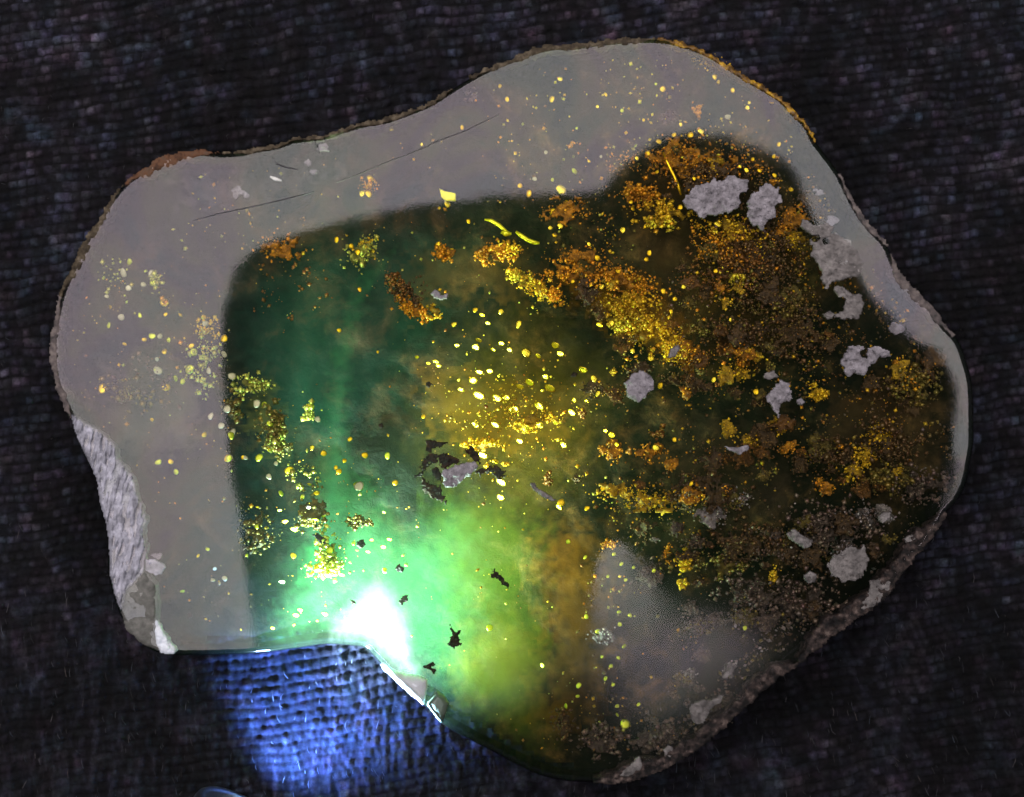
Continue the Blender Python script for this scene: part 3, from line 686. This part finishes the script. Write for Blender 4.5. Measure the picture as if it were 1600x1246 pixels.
greenish = zz((400,400), [(1133,862,0.1),(265,735,7),(250,735,5),(300,795,6),(5,620,5),(430,998,4),(640,972,5),(500,1120,9)]) + \
  zz((800,846), [(361,367,4.5),(419,440,5),(148,604,5),(325,702,4.5),(319,755,3.5),(261,803,5),(525,405,4),(521,345,3.5),(553,188,3.5),(497,62,3.5),(533,110,3.5),(592,128,3),(467,172,3),(690,143,3.5),(482,607,3.5),(438,562,3),(518,568,3),(455,668,3.5),(512,803,4),(550,893,9),(616,794,3.5),(546,512,3.5),(575,360,4),(492,698,3.5),(512,845,3),(275,2,4),(357,77,3.5),(1133,422-0,4)]) + \
  zz((340,560), [(r_[0]*Q/3.28, r_[1]*Q/3.28, r_[2]) for r_ in [(75,92,7),(175,132,8),(240,238,5),(200,232,7),(50,262,7),(18,345,6),(70,395,7),(212,508,6),(57,512,6),(130,508,4),(262,458,6),(268,335,5),(484,458,4.5),(470,648,4),(508,690,4.5),(434,710,4),(465,765,5),(540,800,6),(498,832,7),(345,838,5.5),(393,878,8),(350,835,4),(318,780,4),(205,765,3.5),(325,692,4.5),(365,575,8),(262,607,5),(300,540,4),(850,968,5),(855,1087,5),(770,992,4),(698,948,4),(880,928,4),(790,932,3.5),(852,790,3.5),(330,1147,6),(388,1012,6),(910,636,4.5),(725,657,9),(575,985,7),(565,1110,7),(505,1070,5),(635,1110,5),(600,1085,5),(250,870,4),(200,862,4)]]) + \
  zz((400,846), [(80,422,3.5),(335,355,6),(215,335,5),(195,360,6),(1137,422,6),(627,140,4.5)])
for x, y, r in greenish:
    if r > 1: spangle(x, y, r, random.choice([G_GREEN, G_GREEN, G_GOLD, G_PALE]) if x < 620 else G_GREEN, lit=random.random() < 0.6)
leftgray = zz((0,400), [(600,85,8),(625,155,6),(740,90,9),(750,130,9),(700,140,6),(535,250,4.5),(528,338,5),(588,300,7),(680,290,4.5),(800,225,9),(805,285,4.5),(703,408,5),(740,390,6),(780,392,5),(820,410,5),(800,465,6),(765,505,5),(768,560,8),(605,430,4),(890,610,6),(855,597,4),(945,470,8),(1000,330,7),(990,300,5),(920,550,9),(930,440,6),(1090,400,8),(1015,560,6),(1090,480,5),(1025,780,6),(1075,825,6),(995,870,6),(500,645,9),(810,640,9),(738,797,4),(520,197,4.5),(505,108,4),(630,30,6),(770,1005,6),(830,1003,5),(855,1050,6),(1130,860,7),(1110,985,7),(1195,983,4)])
leftgray += zz((0,846), [(1010,38,3.5),(1035,188,5),(1093,182,5),(1068,205,3.5),(1045,135,5),(888,245,4.5),(1200,68,3.5),(1172,430,2.5),(965,70,3)])
leftgray += zz((800,0), [(535,540,4),(305,835,5),(165,742,4),(375,785,3),(432,763,3),(455,460,3.5),(700,410,3),(1050,570,6),(110,870,4),(198,876,3.5),(640,585,3),(315,625,3),(705,838,4),(588,1015,5),(580,985,4)])
for x, y, r in leftgray: spangle(x, y, r * 0.9, random.choice([G_PALE, G_GREEN, G_GOLD]), lit=random.random() < 0.45, stretch=random.uniform(0.8, 1.3), rot=random.uniform(0, PI))

# straw-coloured rods and the square flake by the upper rim
def rod(pts, r, mat, z=1.15):
    V = []; F = []; n = 6
    for i, (x, y) in enumerate(pts):
        a = pts[max(0, i - 1)]; b = pts[min(len(pts) - 1, i + 1)]
        dx, dy = b[0] - a[0], -(b[1] - a[1]); L = math.hypot(dx, dy) or 1; nx_, ny_ = -dy / L, dx / L
        rr_ = r * (0.45 if i in (0, len(pts) - 1) else random.uniform(0.8, 1.15)); c = W(x, y, z)
        for k in range(n):
            t = 2 * PI * k / n
            V.append((c[0] + nx_ * math.cos(t) * rr_ / 100, c[1] + ny_ * math.cos(t) * rr_ / 100, z + math.sin(t) * rr_ / 100))
    for i in range(len(pts) - 1):
        for k in range(n): F.append((i * n + k, i * n + (k + 1) % n, (i + 1) * n + (k + 1) % n, (i + 1) * n + k))
    F += [tuple(range(n))[::-1], tuple(range((len(pts) - 1) * n, len(pts) * n))]
    obj('straw_fibre', V, F, mat, slab, smooth=True)
G_STRAW = mat_spangle('straw_yellow', (0.90, 0.88, 0.02), 0.35, 0.5)
rod([(806,362),(814,368),(824,375),(834,379),(843,380)], 4.0, G_STRAW)
rod([(757,343),(768,345),(780,352),(790,361),(797,366)], 3.0, G_STRAW)
rod([(783,363),(790,365),(799,366)], 5.0, G_STRAW)
rod([(1036,238),(1044,257),(1053,275),(1060,292),(1064,305)], 2.6, G_GOLD)
rod([(422,276),(430,280),(440,283)], 3.0, matte('pale_glint', [(0.8,0.8,0.75),(0.95,0.95,0.9)], bump=0, rough=0.3), z=1.3)
relief('square_flake', [(687,296),(697,300),(712,303),(711,314),(697,314),(690,308)], G_STRAW, 1.22, 0.02, 0.02, res=1.3, edge=3, rag=1, rough=0.4, seed=77)

# ---- grains: thousands of specks, one part
GV = []; GF = []; GC = []
def grain(px, py, r, z, col):
    g_ = 0.45 + 1.1 * float(fbm(np.array([px * 0.045]), np.array([py * 0.045]), 777, 3)[0]); col = tuple(c * g_ for c in col)
    k = len(GV); c = W(px, py, z); s = r / 100
    a = random.uniform(0, PI)
    sx, sy, sz = s * random.uniform(0.6, 1.3), s * random.uniform(0.6, 1.3), s * random.uniform(0.4, 0.9)
    ca, sa = math.cos(a), math.sin(a); tx, ty = random.gauss(0, 0.3), random.gauss(0, 0.3)
    for x, y, zq in ((sx, 0, 0), (0, sy, 0), (-sx, 0, 0), (0, -sy, 0), (0, 0, sz), (0, 0, -sz)):
        X_, Y_ = x * ca - y * sa, x * sa + y * ca
        GV.append((c[0] + X_, c[1] + Y_, c[2] + zq + X_ * tx + Y_ * ty))
    for f in ((0, 1, 4), (1, 2, 4), (2, 3, 4), (3, 0, 4), (1, 0, 5), (2, 1, 5), (3, 2, 5), (0, 3, 5)): GF.append(tuple(k + i for i in f))
    GC.extend([(*col, 1)] * 6)
ring_poly = (ring - nrm * 26)[::5]
def jit(c, s=0.25): 
    f = 1 + random.gauss(0, s * 0.55); return tuple(max(0.003, v * f * (1 + random.gauss(0, 0.06))) for v in c)
C_GOLD = (0.95, 0.58, 0.02); C_YEL = (1.0, 0.80, 0.05); C_ORA = (0.85, 0.36, 0.015); C_BRO = (0.15, 0.085, 0.028); C_OLI = (0.24, 0.18, 0.03)
C_DUN = (0.17, 0.12, 0.085); C_PAL = (0.42, 0.37, 0.34); C_GRN = (0.62, 0.62, 0.10); C_RUS = (0.27, 0.12, 0.02)
def cluster(cx, cy, rx, ry, rot, n, col, size=1.8, z=(0.85, 1.3), seed=0, thr=0.45, hollow=0.0):
    cr, sr = math.cos(math.radians(rot)), math.sin(math.radians(rot)); m = 0; tries = 0
    while m < n and tries < n * 12:
        tries += 1
        u, v = random.gauss(0, 0.5), random.gauss(0, 0.5)
        if u * u + v * v > 1.6 or (hollow and u * u + v * v < hollow): continue
        x = cx + (u * rx * cr - v * ry * sr); y = cy + (u * rx * sr + v * ry * cr)
        if float(fbm(np.array([x * 0.06]), np.array([y * 0.06]), 500 + seed, 3)[0]) < thr: continue
        grain(x, y, size * (0.45 + 1.5 * random.random() ** 3), random.uniform(*z), jit(col)); m += 1
clusters = [
 (1040,335,50,26,0,420,C_GOLD,2.3),(1030,345,30,15,0,200,C_YEL,2.0),(1000,302,34,24,0,260,C_ORA,2.2),(1085,255,120,34,0,520,C_ORA,1.7),(1120,270,90,30,0,400,C_BRO,2.2),
 (1150,365,70,26,20,420,C_GOLD,1.8),(1150,410,70,60,0,700,C_RUS,2.2),(1152,432,24,13,10,200,C_YEL,1.9),(1190,400,60,100,0,900,C_BRO,2.2),(1130,385,60,20,30,220,C_ORA,1.8),
 (970,440,66,22,15,420,C_ORA,2.2),(985,475,40,34,0,480,C_GOLD,2.2),(968,505,28,16,0,260,C_YEL,2.3),(1015,522,66,26,32,700,C_GOLD,2.3),(1052,542,20,22,0,150,C_GOLD,1.8),
 (900,428,64,18,5,330,C_ORA,1.9),(905,400,50,16,0,120,C_ORA,1.7),(832,446,52,14,30,320,C_GOLD,1.9),(868,463,17,11,40,180,C_ORA,2.4),(812,432,20,14,20,160,C_YEL,1.8),
 (772,396,40,17,-5,360,C_ORA,2.2),(790,388,26,10,0,120,C_GOLD,2.0),(697,396,19,15,0,170,C_ORA,2.0),(676,488,13,10,0,90,C_GOLD,2.0),
 (622,452,16,26,-25,240,C_RUS,2.3),(645,482,30,12,35,260,C_ORA,2.3),(640,455,34,26,20,200,C_BRO,1.8),(880,330,50,30,0,90,C_ORA,1.5),
 (565,395,34,28,0,130,C_GRN,1.9),(560,375,26,14,0,60,C_GOLD,1.7),(440,390,40,26,0,90,C_ORA,1.6),(455,460,60,50,0,80,C_RUS,2.0),
 (392,602,30,20,0,150,C_GRN,2.6),(430,672,26,48,-10,330,C_OLI,2.8),(432,690,20,20,0,130,C_GRN,2.6),(366,640,20,34,0,90,C_OLI,2.8),(485,645,12,15,0,50,C_GRN,2.6),
 (322,520,18,30,0,130,C_GOLD,2.0),(318,570,30,46,0,240,C_GRN,2.3),(245,442,13,20,10,90,C_GRN,2.3),(255,472,9,9,0,40,C_ORA,2.3),(240,590,60,50,0,110,C_DUN,3.2),(200,620,60,30,0,110,C_OLI,2.8),(190,430,40,30,0,50,C_GRN,2.2),
 (515,865,20,36,-12,240,C_GRN,2.6),(512,888,34,14,0,200,C_GRN,2.8),(488,800,26,40,0,130,C_OLI,2.4),(400,830,36,46,0,130,C_OLI,2.0),(562,815,20,12,-10,90,C_OLI,2.8),(470,745,30,20,0,60,C_GRN,2.4),
 (575,290,15,13,0,90,C_ORA,2.0),(1090,170,7,18,0,80,C_ORA,1.9),(1045,184,13,9,0,160,C_DUN,2.2),(898,232,11,8,0,40,C_ORA,1.7),(740,150,16,10,0,50,C_DUN,2.0),(980,245,40,12,-20,60,C_ORA,1.3),(1100,95,40,14,20,100,C_GOLD,1.5),
 (755,695,30,9,0,220,C_GOLD,2.2),(825,655,30,18,0,130,C_GOLD,1.8),(865,655,26,8,20,90,C_GOLD,1.8),(915,645,12,8,20,60,C_RUS,2.4),
 (1028,675,12,9,0,70,C_RUS,2.6),(856,750,8,12,0,60,C_RUS,2.4),(780,730,20,8,10,70,C_GOLD,1.9),
 (1275,612,17,16,0,190,C_GOLD,1.9),(1390,690,55,34,10,520,C_BRO,2.6),(1380,680,30,18,0,160,C_GOLD,1.9),(1300,705,26,22,0,190,C_BRO,2.6),(1350,716,20,18,10,170,C_GOLD,2.0),(1432,602,40,30,0,380,C_OLI,2.4),(1380,750,40,22,0,260,C_OLI,2.6),(1440,760,50,30,0,300,C_DUN,2.6),
 (1240,520,60,60,0,380,C_BRO,2.2),(1160,520,60,30,0,330,C_BRO,2.2),(1105,510,26,16,0,160,C_OLI,2.0),(1220,470,60,50,0,420,C_OLI,2.0),
 (1070,880,13,20,0,150,C_GOLD,2.2),(1068,912,9,8,0,90,C_GOLD,2.2),(1130,888,26,16,0,170,C_OLI,2.0),(1210,900,10,14,0,60,C_GOLD,2.4),(945,850,20,10,0,80,C_ORA,2.0),(1045,865,8,14,0,70,C_ORA,2.0),
 (1180,930,60,36,0,480,C_DUN,2.6),(1250,940,70,40,0,520,C_DUN,2.6),(1160,850,80,40,0,380,C_BRO,2.2),(1290,830,90,50,0,480,C_DUN,2.6),(1100,770,80,40,0,340,C_BRO,2.0),(1020,785,60,24,0,160,C_GOLD,1.6),(960,770,50,20,0,90,C_GOLD,1.6),
 (940,1160,40,30,0,200,C_DUN,2.8),(1020,1150,60,34,0,300,C_DUN,2.6),(1120,1110,50,24,-35,200,C_DUN,2.6),(880,1130,20,30,0,110,C_BRO,2.6),
]
LUMP = {}
def lump_mat(c):
    if c not in LUMP:
        LUMP[c] = matte('clump_%d' % len(LUMP), [tuple(v * 0.12 for v in c), tuple(v * 0.42 for v in c), tuple(v * 0.95 for v in c)], scale=9, bump=1.0, bscale=18, rough=0.5, detail=6, bd=0.05, spec=0.4)
    return LUMP[c]
for i, c in enumerate(clusters):
    if c[5] >= 90 and c[0] > 350 and c[1] > 200:
        a_ = math.radians(c[4]); el = []
        for k in range(14):
            t = 2 * PI * k / 14; q_ = random.uniform(0.45, 0.85) * 0.85
            u, v = math.cos(t) * c[2] * q_, math.sin(t) * c[3] * q_
            el.append((c[0] + u * math.cos(a_) - v * math.sin(a_), c[1] + u * math.sin(a_) + v * math.cos(a_)))
        relief('cloudy_clump', el, lump_mat(c[6]), 0.95, 0.10, 0.1, res=2.2, edge=8, rag=min(c[2], c[3]) * 0.85 + 2, rough=1.1, seed=600 + i, nscale=0.12)
    cluster(*c[:5], int(c[5] * 0.85), c[6], c[7] * 1.12, seed=i)
for _ in range(520):
    t, q_ = random.uniform(0, 2 * PI), abs(random.gauss(0, 0.55))
    x, y = 800 + 150 * q_ * math.cos(t), 640 + 120 * q_ * math.sin(t)
    grain(x, y, 0.8 + 2.4 * random.random() ** 3, random.uniform(0.9, 1.3), jit(random.choice([C_ORA, C_GOLD, C_GOLD, C_YEL]), 0.3))
for _ in range(900):      # fine gold dust under the top edge
    x, y = random.uniform(640, 1270), random.uniform(70, 260)
    if float(poly_sd(ring_poly, np.array([x]), np.array([y]))[0]) < 2 or random.random() > 0.3 + (x - 640) / 900 or float(fbm(np.array([x * 0.03]), np.array([y * 0.03]), 971, 3)[0]) < 0.47: continue
    grain(x, y, 0.9 + 2.6 * random.random() ** 3, random.uniform(1.1, 1.34), jit(random.choice([C_ORA, C_GOLD, C_YEL, C_YEL]), 0.3))
# small scattered clumps in the earthy half
_k = 0
for _ in range(9000):
    if _k >= 215: break
    x, y = random.uniform(900, 1500), random.uniform(230, 1120)
    d_ = float(poly_sd(ring_poly, np.array([x]), np.array([y]))[0])
    if d_ < 18: continue
    f_ = float(fbm(np.array([x * 0.012]), np.array([y * 0.012]), 951, 3)[0])
    if (y < 310 and x < 1040) or f_ < 0.46 or (y > 900 and random.random() < 0.6) or (x < 1050 and random.random() < 0.6): continue
    rr_ = random.uniform(5, 24); asp = random.uniform(0.5, 1.2)
    col_ = random.choice([C_BRO, C_OLI, C_DUN, C_DUN, C_PAL] if y > 780 else [C_BRO, C_OLI, C_BRO, C_ORA, C_RUS, C_GOLD])
    el = [(x + math.cos(t) * rr_ * random.uniform(.5, 1.1), y + math.sin(t) * rr_ * asp * random.uniform(.5, 1.1)) for t in np.linspace(0, 2 * PI, 10)[:-1]]
    relief('cloudy_clump', el, lump_mat(col_), random.uniform(0.7, 1.2), 0.08, 0.08, res=2.2, edge=8, rag=rr_ * 0.7, rough=1.1, seed=1600 + _k, nscale=0.16)
    for q in range(int(rr_ * 2.2)):
        grain(x + random.gauss(0, rr_ * 0.55), y + random.gauss(0, rr_ * asp * 0.55), random.uniform(1.0, 2.6), random.uniform(0.9, 1.3), jit(col_, 0.5))
    _k += 1
# loose specks over the whole slab, thick in the earthy right half
n_loose = 0
Xr = rng.uniform(90, 1515, 60000); Yr = rng.uniform(65, 1220, 60000)
sdv = poly_sd(ring_poly, Xr, Yr); f1 = fbm(Xr * 0.013, Yr * 0.013, 901, 4); f2 = fbm(Xr * 0.05, Yr * 0.05, 911, 3); u_ = rng.random(60000)
dens = np.clip((Xr - 900) / 250, 0.0, 1) * np.clip((Yr - 250) / 100, 0.05, 1) * np.clip((1 - np.clip((Yr - 900) / 260, 0, 1)), 0.25, 1) * 0.95 + 0.045
dens = 2.6 * dens * np.clip((f1 - 0.40) * 8, 0.05, 1) * np.clip((f2 - 0.42) * 7, 0.0, 1)
palette = [C_BRO, C_BRO, C_OLI, C_ORA, C_DUN, C_GOLD, C_RUS]
for x, y, s_, d_, q_ in zip(Xr, Yr, sdv, dens, u_):
    if s_ < 4 or q_ > d_: continue
    if x > 1100 and y > 780: pal = [C_DUN, C_DUN, C_BRO, C_PAL, C_OLI]
    elif x > 1000: pal = palette
    else: pal = [C_ORA, C_GOLD, C_GRN, C_RUS, C_OLI]
    grain(x, y, 0.9 + 3.2 * random.random() ** 4, random.uniform(0.5, 1.34), jit(random.choice(pal), 0.3))
M_GRAIN = matte('flecks', None, attr=True, bump=0, rough=0.38, spec=0.6, metallic=0.35)
tag(obj('flecks', GV, GF, M_GRAIN, slab, cols=GC, smooth=True), kind='stuff')
print('grains', len(GF) // 8)

# ------------------------------------------------------------------ the torch, its bezel just in the corner of view
torch = bpy.data.objects.new('torch', None); COL.objects.link(torch)
torch.location = (LED_XY[0], LED_XY[1], 0)
tag(torch, 'metal torch lying on the cloth, only its rounded bezel showing at the bottom edge', 'torch')
M_metal = matte('brushed_aluminium', [(0.35,0.36,0.40),(0.5,0.5,0.54)], scale=20, bump=0.1, rough=0.32, metallic=1.0)
M_blackmet = matte('black_anodised', [(0.02,0.02,0.022),(0.03,0.03,0.032)], scale=20, bump=0.1, rough=0.4, metallic=0.6)
_ax = Vector((LED_AIM[0] - LED_XY[0], LED_AIM[1] - LED_XY[1], 0)).normalized()
def lathe(name, prof, mat, n=64):
    V = []; F = []; side = Vector((-_ax.y, _ax.x, 0)); up = Vector((0, 0, 1)); K = len(prof)
    for a, r in prof:
        for k in range(n):
            t = 2 * PI * k / n; p = _ax * a + side * (math.cos(t) * r) + up * (math.sin(t) * r + 1.04)
            V.append(tuple(p))
    for i in range(K - 1):
        for k in range(n): F.append((i * n + k, i * n + (k + 1) % n, (i + 1) * n + (k + 1) % n, (i + 1) * n + k))
    return obj(name, V, F, mat, torch, smooth=True)
lathe('bezel', [(-0.35,0.80),(-0.06,0.86),(-0.02,0.90),(0.0,0.95),(-0.05,1.00),(-0.14,1.02),(-0.4,1.02),(-0.44,0.98),(-0.48,1.02),(-0.85,1.02),(-0.9,0.97)], M_metal)
lathe('reflector', [(-0.36,0.80),(-0.7,0.55),(-0.95,0.15),(-0.96,0.0)], M_metal)
lathe('barrel', [(-0.88,0.0),(-0.88,0.98),(-1.6,0.98),(-2.0,0.80),(-9.0,0.80),(-9.1,0.72),(-9.1,0.0)], M_blackmet)

# ------------------------------------------------------------------ what the polish mirrors: an added dark plate, its outline shaped for the reflection
DARK = [(396,1010),(390,950),(381,880),(372,800),(360,740),(350,660),(345,580),(347,510),(354,462),(368,425),(388,400),(405,385),(435,373),(480,360),(560,339),(640,323),(740,309),(820,302),(900,303),(938,299),(962,273),(1000,240),(1040,216),(1080,208),(1130,212),(1180,226),(1212,242),(1238,266),(1256,300),(1270,335),(1290,375),(1318,408),(1345,432),(1360,461),(1380,483),(1405,506),(1438,532),(1466,548),(1482,573),(1494,605),(1497,641),(1491,682),(1494,721),(1492,760),(1482,785),(1490,815),(1540,850),(1600,930),(1640,1100),(1600,1300),(1500,1390),(1300,1400),(1100,1400),(1012,1396),(1006,1380),(1006,1250),(1006,1140),(1010,1122),(1030,1125),(1060,1122),(1120,1082),(1200,1042),(1212,1022),(1150,978),(1095,965),(1060,972),(1030,930),(1000,880),(965,850),(938,870),(930,950),(945,1030),(972,1090),(990,1118),(996,1140),(996,1250),(996,1380),(990,1396),(900,1400),(650,1400),(420,1400)]
H_B = 27.4; kf = 1 + H_B / DIST
prof_ = [((x - 800) / 100 * kf, (623 - y) / 100 * kf) for x, y in catmull(DARK, 12)]
def build_block():
    root = bpy.data.objects.new('mirrored_blocker', None); COL.objects.link(root); root.location = (0, 0, TOP + H_B)
    tag(root, 'added dark plate in the outline of the photographer, seen only mirrored in the polish', 'camera')
    bm = bmesh.new(); vs = [bm.verts.new((x, y, 0)) for x, y in prof_]; f = bm.faces.new(vs)
    r = bmesh.ops.extrude_face_region(bm, geom=[f]); up = [g for g in r['geom'] if isinstance(g, bmesh.types.BMVert)]
    bmesh.ops.translate(bm, verts=up, vec=(0, 0, 2.0)); bmesh.ops.triangulate(bm, faces=[g for g in bm.faces if len(g.verts) > 4]); bmesh.ops.recalc_face_normals(bm, faces=bm.faces)
    me = bpy.data.meshes.new('blocker_plate'); bm.to_mesh(me); bm.free()
    me.materials.append(matte('blocker_black', [(0.008,)*3, (0.015,)*3], bump=0.2, rough=0.7))
    o = bpy.data.objects.new('blocker_plate', me); COL.objects.link(o); o.parent = root
build_block()
